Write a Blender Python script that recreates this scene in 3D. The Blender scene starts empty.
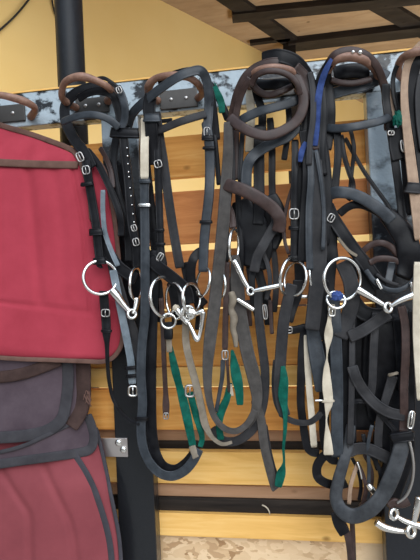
import bpy, bmesh, math, random
from mathutils import Vector, Matrix, noise
rnd = random.Random(7)
S = bpy.context.scene
COL = S.collection

# ------------------------------------------------------------------ camera
F_PX = 470.0
THETA = math.radians(8.5)          # the rack is seen slightly from its right
ROLL = math.radians(2.5)
Z0 = F_PX / 450.0                  # about one metre from the rack
EYE = 1.45
FW = Vector((-math.sin(THETA), math.cos(THETA), 0))
RX = Vector((math.cos(THETA), math.sin(THETA), 0))
UP = Vector((0, 0, 1))
IR = RX * math.cos(ROLL) - UP * math.sin(ROLL)
IU = RX * math.sin(ROLL) + UP * math.cos(ROLL)
CAM = Vector((0, 0, EYE)) - FW * Z0
cam = bpy.data.cameras.new('camera')
cam.sensor_fit = 'VERTICAL'; cam.sensor_height = 36.0; cam.lens = F_PX / 560.0 * 36.0
cam.clip_start = 0.02
co = bpy.data.objects.new('camera', cam); COL.objects.link(co)
m = Matrix((IR, IU, -FW)).transposed().to_4x4(); m.translation = CAM
co.matrix_world = m
S.camera = co

def ray(px, py):
    return FW + IR * ((px - 210) / F_PX) + IU * ((280 - py) / F_PX)
def P(px, py, d=0.0):
    """point d centimetres in front of the rack's front face"""
    D = ray(px, py)
    return CAM + D * ((-d / 100.0 - CAM.y) / D.y)
def PPM(p):
    """metres per pixel at a point"""
    return (p - CAM).dot(FW) / F_PX

# ------------------------------------------------------------------ materials
def new_mat(name):
    mt = bpy.data.materials.new(name); mt.use_nodes = True
    nt = mt.node_tree; b = nt.nodes['Principled BSDF']
    return mt, nt, b
def N(nt, t, **kw):
    n = nt.nodes.new(t)
    for k, v in kw.items():
        if k in n.inputs: n.inputs[k].default_value = v
        else: setattr(n, k, v)
    return n
def ramp(nt, src, stops):
    r = nt.nodes.new('ShaderNodeValToRGB')
    els = r.color_ramp.elements
    while len(els) < len(stops): els.new(0.5)
    for e, (p, c) in zip(els, stops):
        e.position = p; e.color = (*c, 1) if len(c) == 3 else c
    nt.links.new(src, r.inputs[0]); return r
def bump(nt, b, src, s, dist=0.002):
    bp = N(nt, 'ShaderNodeBump', Strength=s, Distance=dist)
    nt.links.new(src, bp.inputs['Height']); nt.links.new(bp.outputs[0], b.inputs['Normal'])
def leather(name, c1, c2, rough=0.42, spec=0.5, scale=60):
    mt, nt, b = new_mat(name)
    tc = N(nt, 'ShaderNodeTexCoord')
    n = N(nt, 'ShaderNodeTexNoise', Scale=scale, Detail=5.0, Roughness=0.65)
    nt.links.new(tc.outputs['Object'], n.inputs['Vector'])
    r = ramp(nt, n.outputs[0], [(0.3, c1), (0.75, c2)])
    nt.links.new(r.outputs[0], b.inputs['Base Color'])
    n2 = N(nt, 'ShaderNodeTexNoise', Scale=900.0, Detail=2.0)
    nt.links.new(tc.outputs['Object'], n2.inputs['Vector'])
    bump(nt, b, n2.outputs[0], 0.25, 0.0006)
    mr = N(nt, 'ShaderNodeMapRange'); mr.inputs['To Min'].default_value = rough - 0.1; mr.inputs['To Max'].default_value = rough + 0.15
    nt.links.new(n.outputs[0], mr.inputs[0]); nt.links.new(mr.outputs[0], b.inputs['Roughness'])
    b.inputs['Specular IOR Level'].default_value = spec
    return mt
def fabric(name, c1, c2, scale=25, rough=0.9, weave=700):
    mt, nt, b = new_mat(name)
    tc = N(nt, 'ShaderNodeTexCoord')
    n = N(nt, 'ShaderNodeTexNoise', Scale=float(scale), Detail=6.0, Roughness=0.6)
    nt.links.new(tc.outputs['Object'], n.inputs['Vector'])
    r = ramp(nt, n.outputs[0], [(0.3, c1), (0.7, c2)])
    nt.links.new(r.outputs[0], b.inputs['Base Color'])
    n2 = N(nt, 'ShaderNodeTexNoise', Scale=float(weave), Detail=1.0)
    nt.links.new(tc.outputs['Object'], n2.inputs['Vector'])
    bump(nt, b, n2.outputs[0], 0.3, 0.0008)
    b.inputs['Roughness'].default_value = rough
    b.inputs['Specular IOR Level'].default_value = 0.08
    return mt
def metal(name, c, rough):
    mt, nt, b = new_mat(name)
    tc = N(nt, 'ShaderNodeTexCoord')
    n = N(nt, 'ShaderNodeTexNoise', Scale=120.0, Detail=3.0)
    nt.links.new(tc.outputs['Object'], n.inputs['Vector'])
    mr = N(nt, 'ShaderNodeMapRange'); mr.inputs['To Min'].default_value = rough - 0.08; mr.inputs['To Max'].default_value = rough + 0.12
    nt.links.new(n.outputs[0], mr.inputs[0]); nt.links.new(mr.outputs[0], b.inputs['Roughness'])
    b.inputs['Base Color'].default_value = (*c, 1); b.inputs['Metallic'].default_value = 1
    return mt
def wood(name, c1, c2, c3, seed=0.0, rough=0.55):
    mt, nt, b = new_mat(name)
    tc = N(nt, 'ShaderNodeTexCoord'); mp = N(nt, 'ShaderNodeMapping')
    mp.inputs['Scale'].default_value = (2.2, 9.0, 26.0); mp.inputs['Location'].default_value = (seed, seed * 2, seed)
    oi = N(nt, 'ShaderNodeObjectInfo')
    ad = N(nt, 'ShaderNodeVectorMath', operation='ADD'); sc_ = N(nt, 'ShaderNodeVectorMath', operation='SCALE')
    nt.links.new(oi.outputs['Random'], sc_.inputs[0]); sc_.inputs['Scale'].default_value = 7.0
    nt.links.new(tc.outputs['Object'], ad.inputs[0]); nt.links.new(sc_.outputs[0], ad.inputs[1])
    nt.links.new(ad.outputs[0], mp.inputs[0])
    n = N(nt, 'ShaderNodeTexNoise', Scale=2.2, Detail=7.0, Roughness=0.6, Distortion=0.6)
    nt.links.new(mp.outputs[0], n.inputs['Vector'])
    r = ramp(nt, n.outputs[0], [(0.25, c1), (0.5, c2), (0.75, c3)])
    mp2 = N(nt, 'ShaderNodeMapping'); mp2.inputs['Scale'].default_value = (9, 9, 15)
    nt.links.new(ad.outputs[0], mp2.inputs[0])
    v = N(nt, 'ShaderNodeTexVoronoi', Scale=1.0); nt.links.new(mp2.outputs[0], v.inputs['Vector'])
    kr = ramp(nt, v.outputs['Distance'], [(0.03, (1, 1, 1)), (0.11, (0, 0, 0))])
    mx = N(nt, 'ShaderNodeMixRGB'); mx.inputs['Color2'].default_value = (c1[0] * .35, c1[1] * .3, c1[2] * .25, 1)
    mul = N(nt, 'ShaderNodeMath', operation='MULTIPLY'); mul.inputs[1].default_value = 0.75
    nt.links.new(kr.outputs[0], mul.inputs[0]); nt.links.new(mul.outputs[0], mx.inputs[0])
    nt.links.new(r.outputs[0], mx.inputs['Color1']); nt.links.new(mx.outputs[0], b.inputs['Base Color'])
    bump(nt, b, n.outputs[0], 0.15, 0.001)
    b.inputs['Roughness'].default_value = rough; b.inputs['Specular IOR Level'].default_value = 0.15
    return mt

M = {}
M['black'] = leather('black_leather', (0.004, 0.004, 0.005), (0.011, 0.011, 0.013), 0.33, 0.17)
M['slate'] = leather('slate_leather', (0.016, 0.020, 0.025), (0.040, 0.047, 0.056), 0.38, 0.35)
M['padleather'] = leather('padded_leather', (0.020, 0.022, 0.025), (0.052, 0.055, 0.060), 0.5, 0.3)
M['slate_sheen'] = leather('slate_leather_painted_sheen', (0.10, 0.125, 0.145), (0.19, 0.225, 0.255), 0.3, 0.6)  # lighter than slate: the straps' sheen is put into the base colour
M['grey'] = leather('worn_grey_leather', (0.038, 0.034, 0.031), (0.078, 0.070, 0.064), 0.6, 0.25)
M['darkgrey'] = leather('dark_grey_leather', (0.014, 0.014, 0.016), (0.034, 0.032, 0.033), 0.5, 0.25)
M['brown'] = leather('brown_leather', (0.024, 0.013, 0.011), (0.060, 0.034, 0.029), 0.4, 0.3)
M['tan_bracket'] = leather('tan_brown_leather', (0.13, 0.06, 0.038), (0.34, 0.19, 0.13), 0.5, 0.5, 45)
M['cream'] = fabric('cream_leather', (0.42, 0.36, 0.27), (0.60, 0.53, 0.42), 40, 0.7)
M['taupe'] = fabric('taupe_leather', (0.14, 0.115, 0.085), (0.26, 0.22, 0.17), 40, 0.7)
M['tan'] = leather('tan_leather', (0.28, 0.185, 0.125), (0.42, 0.29, 0.20), 0.6, 0.3)
M['green'] = fabric('green_ribbon', (0.003, 0.045, 0.032), (0.007, 0.11, 0.078), 60, 0.55)
M['blue'] = fabric('blue_ribbon', (0.015, 0.03, 0.11), (0.05, 0.085, 0.24), 60, 0.6)
M['steel'] = metal('polished_steel', (0.78, 0.77, 0.74), 0.2)
M['zinc'] = metal('zinc_plate', (0.62, 0.57, 0.55), 0.38)
M['dullsteel'] = metal('dull_steel', (0.42, 0.40, 0.38), 0.4)
M['plate'] = metal('blackened_steel', (0.09, 0.085, 0.08), 0.55)
M['red'] = fabric('red_fleece', (0.31, 0.036, 0.053), (0.38, 0.048, 0.070), 14)
M['oldred'] = fabric('faded_red_cloth', (0.18, 0.043, 0.050), (0.23, 0.056, 0.064), 10)
M['binding'] = fabric('brown_binding', (0.105, 0.058, 0.046), (0.155, 0.088, 0.07), 40)
M['mauve'] = fabric('mauve_grey_cloth', (0.060, 0.043, 0.052), (0.095, 0.070, 0.081), 16)
M['greyedge'] = fabric('grey_edging', (0.036, 0.034, 0.038), (0.058, 0.055, 0.060), 30)
M['brownfelt'] = fabric('brown_felt', (0.035, 0.022, 0.020), (0.070, 0.043, 0.037), 30)
M['stripe'] = fabric('charcoal_stripe', (0.040, 0.038, 0.044), (0.062, 0.058, 0.066), 30)
M['wood_orange'] = wood('orange_pine', (0.58, 0.215, 0.045), (0.76, 0.345, 0.085), (0.88, 0.50, 0.17), 0)
M['wood_red'] = wood('reddish_pine', (0.50, 0.16, 0.05), (0.66, 0.255, 0.085), (0.80, 0.38, 0.14), 4.4)
M['wood_pale'] = wood('pale_pine', (0.66, 0.35, 0.085), (0.78, 0.45, 0.135), (0.86, 0.56, 0.21), 3)
M['wood_brown'] = wood('brown_board', (0.28, 0.15, 0.08), (0.38, 0.215, 0.12), (0.46, 0.27, 0.16), 5)
M['dark_timber'] = wood('dark_stained_timber', (0.010, 0.008, 0.007), (0.022, 0.017, 0.014), (0.045, 0.035, 0.028), 8)
M['rubber'] = leather('cable_rubber', (0.01, 0.01, 0.01), (0.02, 0.02, 0.02), 0.6)

# glossy black paint, sky reflections put into its colour as blue-grey patches
def paint(name, lo, hi, p0, p1, rough):
    mt, nt, b = new_mat(name)
    tc = N(nt, 'ShaderNodeTexCoord'); mp = N(nt, 'ShaderNodeMapping'); mp.inputs['Scale'].default_value = (1, 1, 1.3)
    nt.links.new(tc.outputs['Object'], mp.inputs[0])
    n = N(nt, 'ShaderNodeTexNoise', Scale=19.0, Detail=5.0, Roughness=0.6)
    nt.links.new(mp.outputs[0], n.inputs['Vector'])
    r = ramp(nt, n.outputs[0], [(p0, lo), (p1, hi)])
    nt.links.new(r.outputs[0], b.inputs['Base Color'])
    n2 = N(nt, 'ShaderNodeTexNoise', Scale=95.0, Detail=3.0)
    nt.links.new(tc.outputs['Object'], n2.inputs['Vector'])
    bump(nt, b, n2.outputs[0], 0.45, 0.003)
    b.inputs['Roughness'].default_value = rough
    b.inputs['Coat Weight'].default_value = 0.3; b.inputs['Specular IOR Level'].default_value = 0.25; b.inputs['Coat Roughness'].default_value = 0.15
    return mt
def sheen_height(mt, z0, z1):
    # painted sky reflection fades out towards the bottom of the post
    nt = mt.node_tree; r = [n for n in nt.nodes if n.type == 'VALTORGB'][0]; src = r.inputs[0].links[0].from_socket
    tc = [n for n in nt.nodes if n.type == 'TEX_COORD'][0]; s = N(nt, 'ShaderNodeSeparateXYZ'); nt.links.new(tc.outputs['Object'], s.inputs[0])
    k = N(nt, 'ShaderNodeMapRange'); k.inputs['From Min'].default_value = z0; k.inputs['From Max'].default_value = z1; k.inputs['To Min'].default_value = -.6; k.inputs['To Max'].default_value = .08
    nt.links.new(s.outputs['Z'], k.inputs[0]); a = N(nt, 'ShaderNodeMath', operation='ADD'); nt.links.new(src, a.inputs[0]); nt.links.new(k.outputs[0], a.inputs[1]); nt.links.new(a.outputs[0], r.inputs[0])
M['rail_paint'] = paint('black_rail_painted_sheen', (0.010, 0.012, 0.015), (0.36, 0.425, 0.465), 0.43, 0.50, 0.3)
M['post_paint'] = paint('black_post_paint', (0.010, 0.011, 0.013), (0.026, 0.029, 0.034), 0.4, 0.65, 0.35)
M['post_sheen'] = paint('black_post_painted_sheen', (0.012, 0.013, 0.016), (0.36, 0.425, 0.47), 0.30, 0.56, 0.28)
M['post_top_sheen'] = paint('black_post_painted_sheen_at_top', (0.010, 0.011, 0.013), (0.27, 0.325, 0.365), 0.30, 0.56, 0.3)
sheen_height(M['post_sheen'], 1.40, 1.66); sheen_height(M['post_top_sheen'], 1.66, 1.80)
M['pole_paint'] = leather('black_pole_paint', (0.006, 0.007, 0.009), (0.014, 0.016, 0.020), 0.45, 0.22)

# plastered yellow wall
mt, nt, b = new_mat('yellow_plaster'); M['yellow'] = mt
tc = N(nt, 'ShaderNodeTexCoord'); n = N(nt, 'ShaderNodeTexNoise', Scale=2.5, Detail=6.0)
nt.links.new(tc.outputs['Object'], n.inputs['Vector'])
r = ramp(nt, n.outputs[0], [(0.3, (0.78, 0.535, 0.19)), (0.7, (0.84, 0.60, 0.24))])
nt.links.new(r.outputs[0], b.inputs['Base Color']); b.inputs['Roughness'].default_value = 0.85
# oriented strand board
mt, nt, b = new_mat('strand_board'); M['osb'] = mt
tc = N(nt, 'ShaderNodeTexCoord'); mp = N(nt, 'ShaderNodeMapping'); mp.inputs['Scale'].default_value = (40, 40, 70)
nt.links.new(tc.outputs['Object'], mp.inputs[0])
nn = N(nt, 'ShaderNodeTexNoise', Scale=0.35, Detail=3.0); nt.links.new(mp.outputs[0], nn.inputs['Vector'])
mxv = N(nt, 'ShaderNodeMixRGB'); mxv.inputs[0].default_value = 0.55
nt.links.new(mp.outputs[0], mxv.inputs['Color1'])
sc2 = N(nt, 'ShaderNodeVectorMath', operation='SCALE'); sc2.inputs['Scale'].default_value = 12.0
nt.links.new(nn.outputs['Color'], sc2.inputs[0]); nt.links.new(sc2.outputs[0], mxv.inputs['Color2'])
v = N(nt, 'ShaderNodeTexVoronoi', Scale=1.0); nt.links.new(mxv.outputs[0], v.inputs['Vector'])
r = ramp(nt, v.outputs['Color'], [(0.1, (0.34, 0.19, 0.085)), (0.35, (0.60, 0.40, 0.22)), (0.8, (0.74, 0.54, 0.33))])
nt.links.new(r.outputs[0], b.inputs['Base Color']); b.inputs['Roughness'].default_value = 0.8
bump(nt, b, v.outputs['Distance'], 0.3, 0.002)
M['ceil_ply'] = wood('ceiling_board', (0.25, 0.16, 0.085), (0.34, 0.225, 0.125), (0.42, 0.29, 0.165), 11, 0.8)
mt, nt, b = new_mat('concrete_floor'); M['concrete'] = mt
tc = N(nt, 'ShaderNodeTexCoord'); n = N(nt, 'ShaderNodeTexNoise', Scale=6.0, Detail=8.0)
nt.links.new(tc.outputs['Object'], n.inputs['Vector'])
r = ramp(nt, n.outputs[0], [(0.3, (0.32, 0.30, 0.27)), (0.7, (0.45, 0.42, 0.38))])
nt.links.new(r.outputs[0], b.inputs['Base Color']); b.inputs['Roughness'].default_value = 0.8

# ------------------------------------------------------------------ objects
def link(name, me, mat, parent=None):
    o = bpy.data.objects.new(name, me); COL.objects.link(o)
    if mat: me.materials.append(M[mat])
    if parent: o.parent = parent
    return o
def tag(o, label=None, cat=None, group=None, kind=None):
    if label: o['label'] = label
    if cat: o['category'] = cat
    if group: o['group'] = group
    if kind: o['kind'] = kind
    return o
ORG = {}
def thing(name, label, cat, loc, group=None):
    o = bpy.data.objects.new(name, None); COL.objects.link(o); o.location = loc
    o.empty_display_size = 0.05
    ORG[o] = Vector(loc)
    return tag(o, label, cat, group)
def origin(parent):
    v = Vector((0, 0, 0)); p = parent
    while p is not None:
        v = v + p.location; p = p.parent
    return v
def emit(name, bm, mat, parent=None, smooth=True):
    bmesh.ops.recalc_face_normals(bm, faces=bm.faces)
    me = bpy.data.meshes.new(name)
    off = origin(parent)
    ctr = Vector((0, 0, 0))
    if parent is None:
        lo = Vector([min(v.co[i] for v in bm.verts) for i in range(3)]); hi = Vector([max(v.co[i] for v in bm.verts) for i in range(3)])
        ctr = Vector(((lo.x + hi.x) / 2, (lo.y + hi.y) / 2, lo.z)); off = ctr
    for v in bm.verts: v.co -= off
    bm.to_mesh(me); bm.free()
    if smooth:
        for p in me.polygons: p.use_smooth = True
    o = link(name, me, mat, parent)
    if parent is None: o.location = ctr
    return o
def add_box(bm, x0, x1, y0, y1, z0, z1, bev=0.0):
    r = bmesh.ops.create_cube(bm, size=1)
    for v in r['verts']:
        v.co = Vector(((x0 + x1) / 2 + v.co.x * (x1 - x0), (y0 + y1) / 2 + v.co.y * (y1 - y0), (z0 + z1) / 2 + v.co.z * (z1 - z0)))
    if bev > 0:
        es = list({e for v in r['verts'] for e in v.link_edges})
        bmesh.ops.bevel(bm, geom=es, offset=bev, segments=2, affect='EDGES', profile=0.6)
def box(name, ext, mat, parent=None, bev=0.0):
    bm = bmesh.new(); add_box(bm, *ext, bev=bev)
    return emit(name, bm, mat, parent, smooth=False)

def catmull(pts, per=7, closed=False):
    n = len(pts); out = []
    segs = n if closed else n - 1
    for i in range(segs):
        if closed: a, b_, c, d = pts[(i - 1) % n], pts[i], pts[(i + 1) % n], pts[(i + 2) % n]
        else: a, b_, c, d = pts[max(i - 1, 0)], pts[i], pts[i + 1], pts[min(i + 2, n - 1)]
        for k in range(per):
            t = k / per
            out.append([0.5 * ((2 * b_[j]) + (-a[j] + c[j]) * t + (2 * a[j] - 5 * b_[j] + 4 * c[j] - d[j]) * t * t + (-a[j] + 3 * b_[j] - 3 * c[j] + d[j]) * t ** 3) for j in range(len(b_))])
    if not closed: out.append(list(pts[-1]))
    return out
FLAT = [(-1, -.5), (-1, .5), (-.93, .95), (-.8, 1.0), (-.7, .78), (-.62, .8), (-.3, .95), (0, 1), (.3, .95), (.62, .8), (.7, .78), (.8, 1.0), (.93, .95), (1, .5), (1, -.5), (.93, -.95), (0, -1), (-.93, -.95)]
PADDED = [(math.copysign(abs(math.cos(a)) ** .55, math.cos(a)), math.copysign(abs(math.sin(a)) ** .75, math.sin(a))) for a in [2 * math.pi * k / 20 for k in range(20)]]
ROUND = [(math.cos(2 * math.pi * k / 12), math.sin(2 * math.pi * k / 12)) for k in range(12)]
def sweep_bm(bm, world, prof, closed=False, twist=None, nrm=Vector((0, -1, 0))):
    """world: list of (point, half width, half thickness)"""
    n = len(world); rings = []; prevN = None
    for i in range(n):
        p, w, t = world[i]
        a = world[(i - 1) % n][0] if (closed or i > 0) else p
        b_ = world[(i + 1) % n][0] if (closed or i < n - 1) else p
        T = (b_ - a)
        if T.length < 1e-7: T = Vector((0, 0, 1))
        T.normalize()
        Nn = nrm - T * nrm.dot(T)
        if prevN is not None:
            pv = prevN - T * prevN.dot(T)
            if pv.length > 1e-4:
                pv.normalize(); k = min(1, Nn.length)
                Nn = Nn * k + pv * (1.15 - k)
        Nn = Nn - T * Nn.dot(T)
        if Nn.length < 1e-5: Nn = T.orthogonal()
        Nn.normalize(); prevN = Nn.copy()
        Sd = T.cross(Nn)
        if twist:
            q = twist[i]; Nn, Sd = Nn * math.cos(q) - Sd * math.sin(q), Sd * math.cos(q) + Nn * math.sin(q)
        rings.append([bm.verts.new(p + Sd * (u * w) + Nn * (v * t)) for u, v in prof])
    m_ = len(prof)
    for i in range(n if closed else n - 1):
        A, B = rings[i], rings[(i + 1) % n]
        for j in range(m_):
            bm.faces.new((A[j], A[(j + 1) % m_], B[(j + 1) % m_], B[j]))
    if not closed:
        bm.faces.new(rings[0]); bm.faces.new(rings[-1][::-1])
def strap(parent, name, pts, w, mat, d=5.0, t=3.4, prof=FLAT, tw=None, wob=0.25, label=None, twr=10, per=7):
    """pts: (x, y[, depth offset cm[, width factor[, twist deg]]])"""
    P5 = []
    for q in pts:
        q = list(q) + [0, 1.0, 0][len(q) - 2:] if len(q) < 5 else list(q)
        P5.append(q)
    C = catmull(P5, per)
    seed = rnd.uniform(0, 50); world = []; tws = []
    for i, q in enumerate(C):
        s = i * 0.11
        dd = d + q[2] + wob * noise.noise(Vector((seed, s, 0))) * 2
        p = P(q[0], q[1], dd)
        hw = w * 0.5 * q[3] * PPM(p)
        if i == 0 or i == len(C) - 1: hw *= 0.86
        world.append((p, hw, t * 0.0005))
        tws.append(math.radians(q[4] + twr * noise.noise(Vector((s * 0.8, seed, 3)))))
    bm = bmesh.new(); sweep_bm(bm, world, prof, twist=tws)
    o = emit(name, bm, mat, parent)
    if label: o['label'] = label
    return o
def tube(parent, name, pts, mat, d=5.0, closed=False, per=6, label=None, bm=None):
    """pts: (x, y, depth offset, radius px)"""
    own = bm is None
    if own: bm = bmesh.new()
    C = catmull([list(q) for q in pts], per, closed)
    world = []
    for q in C:
        p = P(q[0], q[1], d + q[2]); r = q[3] * PPM(p); world.append((p, r, r))
    sweep_bm(bm, world, ROUND, closed)
    if own:
        o = emit(name, bm, mat, parent)
        if label: o['label'] = label
        return o
def ring_bm(bm, x, y, d, rx, ry, tube_px, rot=0.0, flip=1, seg=40):
    c = P(x, y, d); s = PPM(c); r = max(rx, ry) * s
    a = IR * math.cos(rot) + IU * math.sin(rot); u = -IR * math.sin(rot) + IU * math.cos(rot)
    if rx <= ry:
        k = rx / ry; e1 = a * k + FW * (flip * math.sqrt(max(0, 1 - k * k))); e2 = u
    else:
        k = ry / rx; e2 = u * k + FW * (flip * math.sqrt(max(0, 1 - k * k))); e1 = a
    n = e1.cross(e2)
    w = [(c + e1 * (r * math.cos(q)) + e2 * (r * math.sin(q)), tube_px * s, tube_px * s) for q in [2 * math.pi * i / seg for i in range(seg)]]
    sweep_bm(bm, w, ROUND, True, nrm=n)
def ring(parent, name, x, y, d, rx, ry, tube_px=1.5, mat='steel', rot=0.0, flip=1):
    bm = bmesh.new(); ring_bm(bm, x, y, d, rx, ry, tube_px, rot, flip)
    return emit(name, bm, mat, parent)
def buckle(parent, x, y, d, w, h, rot=0.0, mat='dullsteel', prong=True, r=0.9):
    """a rounded wire frame with a prong, rot in degrees"""
    bm = bmesh.new(); c = P(x, y, d); s = PPM(c); q = math.radians(rot)
    a = IR * math.cos(q) + IU * math.sin(q); u = -IR * math.sin(q) + IU * math.cos(q)
    pts = []
    for i in range(24):
        an = 2 * math.pi * i / 24; ca, sa = math.cos(an), math.sin(an)
        f = (abs(ca) ** 4 + abs(sa) ** 4) ** -0.25
        pts.append((c + a * (ca * f * w * .5 * s) + u * (sa * f * h * .5 * s), r * s, r * s))
    sweep_bm(bm, pts, ROUND[::2], True, nrm=-FW)
    if prong:
        sweep_bm(bm, [(c + u * (-h * .5 * s) - FW * .0008, .6 * s, .6 * s), (c - FW * .003, .6 * s, .6 * s), (c + u * (h * .55 * s) - FW * .001, .5 * s, .5 * s)], ROUND[::2])
    return emit('buckle', bm, mat, parent)
def keeper(parent, x, y, d, w, h, rot=0.0, mat='black', name='keeper', t=5.5):
    """a leather loop lying across a strap"""
    q = math.radians(rot); ax = (math.cos(q), -math.sin(q))
    bm = bmesh.new(); wd = []
    for k in (-1, -.9, 0, .9, 1):
        p = P(x + ax[0] * k * w / 2, y + ax[1] * k * w / 2, d + (0.05 if abs(k) < 1 else -0.1)); wd.append((p, h * .5 * PPM(p), t * .0005))
    sweep_bm(bm, wd, FLAT)
    return emit(name, bm, mat, parent)
def blob(parent, name, x, y, d, rx, ry, rz_cm, mat, seed=0, amp=0.25, freq=60):
    bm = bmesh.new(); bmesh.ops.create_icosphere(bm, subdivisions=4, radius=1)
    c = P(x, y, d); s = PPM(c)
    for v in bm.verts:
        k = 1 + amp * noise.noise(v.co * 2.3 + Vector((seed, 0, 0)))
        v.co = c + IR * (v.co.x * rx * s * k) + IU * (v.co.y * ry * s * k) - FW * (v.co.z * rz_cm / 100 * k)
    return emit(name, bm, mat, parent)
def bit(parent, d=5.0):
    o = bpy.data.objects.new('bit', None); COL.objects.link(o); o.parent = parent; o.empty_display_size = .02
    o['label'] = 'polished steel bit'
    return o

exec_order = []
# ------------------------------------------------------------------ setting
def zc(px, py, d): return P(px, py, d).z
def xc(px, py, d): return P(px, py, d).x
CEIL = EYE + 1.3
def on_ceil(px, py, z=CEIL):
    D = ray(px, py); return CAM + D * ((z - CAM.z) / D.z)
A0, A1 = on_ceil(160, 0), on_ceil(272, 57)
dirw = (A1 - A0).normalized(); dirw.z = 0; dirw.normalize()
nw = Vector((dirw.y, -dirw.x, 0))            # points to the camera side
if nw.dot(CAM - A0) < 0: nw = -nw
def wall_pt(px, py):
    D = ray(px, py); return CAM + D * ((A0 - CAM).dot(nw) / D.dot(nw))
def slab(name, a, b_, thick, z0, z1, mat, away):
    bm = bmesh.new(); vs = []
    for q in (a, b_, b_ + away * thick, a + away * thick):
        vs.append((bm.verts.new((q.x, q.y, z0)), bm.verts.new((q.x, q.y, z1))))
    for i in range(4):
        j = (i + 1) % 4; bm.faces.new((vs[i][0], vs[j][0], vs[j][1], vs[i][1]))
    bm.faces.new([q[0] for q in vs]); bm.faces.new([q[1] for q in vs])
    return emit(name, bm, mat, None, smooth=False)
tag(slab('wall_back', A0 - dirw * 1.25, A0 + dirw * 7.0, 0.12, 0.0, CEIL, 'yellow', -nw), kind='structure')
tag(box('floor', (-3, 6, -3, 7, -0.1, 0), 'concrete'), kind='structure')
# ceiling boards lie on the right of the yellow wall
bm = bmesh.new()
q0 = A0 - dirw * 1.3; q1 = A0 + dirw * 7
poly = [q0, q1, Vector((q1.x + 4, q1.y, 0)), Vector((q1.x + 4, -.1, 0)), Vector((q0.x, -.1, 0))]
lo = [bm.verts.new((q.x, q.y, CEIL)) for q in poly]; hi = [bm.verts.new((q.x, q.y, CEIL + .04)) for q in poly]
bm.faces.new(lo); bm.faces.new(hi[::-1])
for i in range(5): bm.faces.new((lo[i], lo[(i + 1) % 5], hi[(i + 1) % 5], hi[i]))
tag(emit('ceiling', bm, 'ceil_ply', None, False), kind='structure')
def joist(n, p0, p1, wpx, drop, mat='dark_timber'):
    a, b_ = on_ceil(*p0), on_ceil(*p1); ax = (b_ - a).normalized(); sd = Vector((-ax.y, ax.x, 0))
    hw = wpx * 0.5 / F_PX * 2.4
    bm = bmesh.new(); e = []
    for q in (a, b_):
        e.append([bm.verts.new((q + sd * s * hw) + Vector((0, 0, zz))) for s, zz in ((-1, 0), (1, 0), (1, -drop), (-1, -drop))])
    for i in range(4): bm.faces.new((e[0][i], e[0][(i + 1) % 4], e[1][(i + 1) % 4], e[1][i]))
    bm.faces.new(e[0]); bm.faces.new(e[1][::-1])
    return tag(emit('trim_%d' % n, bm, mat, None, False), kind='structure')
joist(1, (232, 13), (460, -10), 15, 0.03)
joist(2, (288, 42), (520, 14), 20, 0.035)
joist(3, (250, 41), (290, 36), 6, 0.02)
joist(4, (195, -28), (300, 46), 17, 0.02)
joist(5, (338, -22), (480, 62), 18, 0.02)
pp = on_ceil(289, 42); tag(box('trim_6', (pp.x - .033, pp.x + .033, pp.y - .03, pp.y + .03, 1.0, CEIL), 'dark_timber'), kind='structure')

# ------------------------------------------------------------------ the partition that carries the rack
part = thing('slatted_partition', 'pine board partition on black posts, sky sheen painted on its black top rail', 'partition', (0, 0, 0))
XL, XR = -0.72, 0.62
box('top_rail', (XL, XR, 0.0, 0.035, zc(200, 109, 0), zc(200, 73.5, 0)), 'rail_paint', part, .0025)['label'] = 'black top rail with sky reflections painted on'
box('rail_cap', (XL, XR, -0.002, 0.07, zc(200, 73.5, 0) + .0003, zc(200, 72.2, 0) + .001), 'wood_pale', part)['label'] = 'thin pine strip on the top rail'
xa, xb = xc(101, 130, 0), xc(138, 130, 0)
box('post', (xa, xb, 0.0015, 0.04, 0, zc(120, 110, 0)), 'post_top_sheen', part, .003)
xa, xb = xc(367, 110, 0), xc(409, 110, 0)
box('post', (xa, xb, 0.0015, 0.04, 0, zc(380, 85, 0)), 'post_sheen', part, .003)
BD = -4.5
def board(y0, y1, mat, d=BD, th=.02, name='board'):
    z1, z0 = zc(200, y0, d), zc(200, y1, d)
    return box(name, (XL, XR, -d / 100, -d / 100 + th, z0, z1), mat, part, .0015)
board(134, 176, 'wood_orange'); board(190, 243, 'wood_red'); board(250, 308, 'wood_red')
board(310, 366, 'wood_orange', -4.6); board(367, 386.5, 'wood_pale', -4.2); board(389, 430, 'wood_orange', -4.5)
board(430, 442, 'wood_brown', -6.8, .015)
board(452, 484, 'wood_pale', -4.0, .022); board(485, 500, 'wood_brown', -6.0, .015)
board(514, 537, 'wood_pale', -4.0, .022)
board(441, 452, 'dark_timber', -6.4, .02, 'cross_rail'); board(498, 513, 'dark_timber', -5.2, .02, 'cross_rail')
z1 = zc(200, 530, -6.5)
box('strand_board', (XL, XR, .066, .078, 0, z1), 'osb', part)
# round pole behind
c = P(71, 60, -14); c2 = P(84, 60, -14)
bm = bmesh.new()
sweep_bm(bm, [(Vector((c.x, c.y, z)), (c2 - c).length, (c2 - c).length) for z in (0, .5, 1.2, 2.0, CEIL)], ROUND + [], False)
tag(emit('steel_pole', bm, 'pole_paint'), 'round black steel pole rising behind the top rail', 'pole')
# cables on the yellow wall
def wcable(pts, r, label):
    bm = bmesh.new(); C = catmull([list(wall_pt(*q)) for q in pts], 6)
    sweep_bm(bm, [(Vector(q) + nw * .006, r, r) for q in C], ROUND[::2])
    tag(emit('wall_cable', bm, 'rubber'), label, 'cable')
wcable([(36, -10), (22, 8), (12, 19), (0, 30), (-12, 40)], .0035, 'thin black cable crossing the upper left corner of the yellow wall')
wcable([(50, -12), (52, 5), (55, 16), (60, 22)], .0035, 'short black cable on the yellow wall beside the steel pole')

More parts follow.
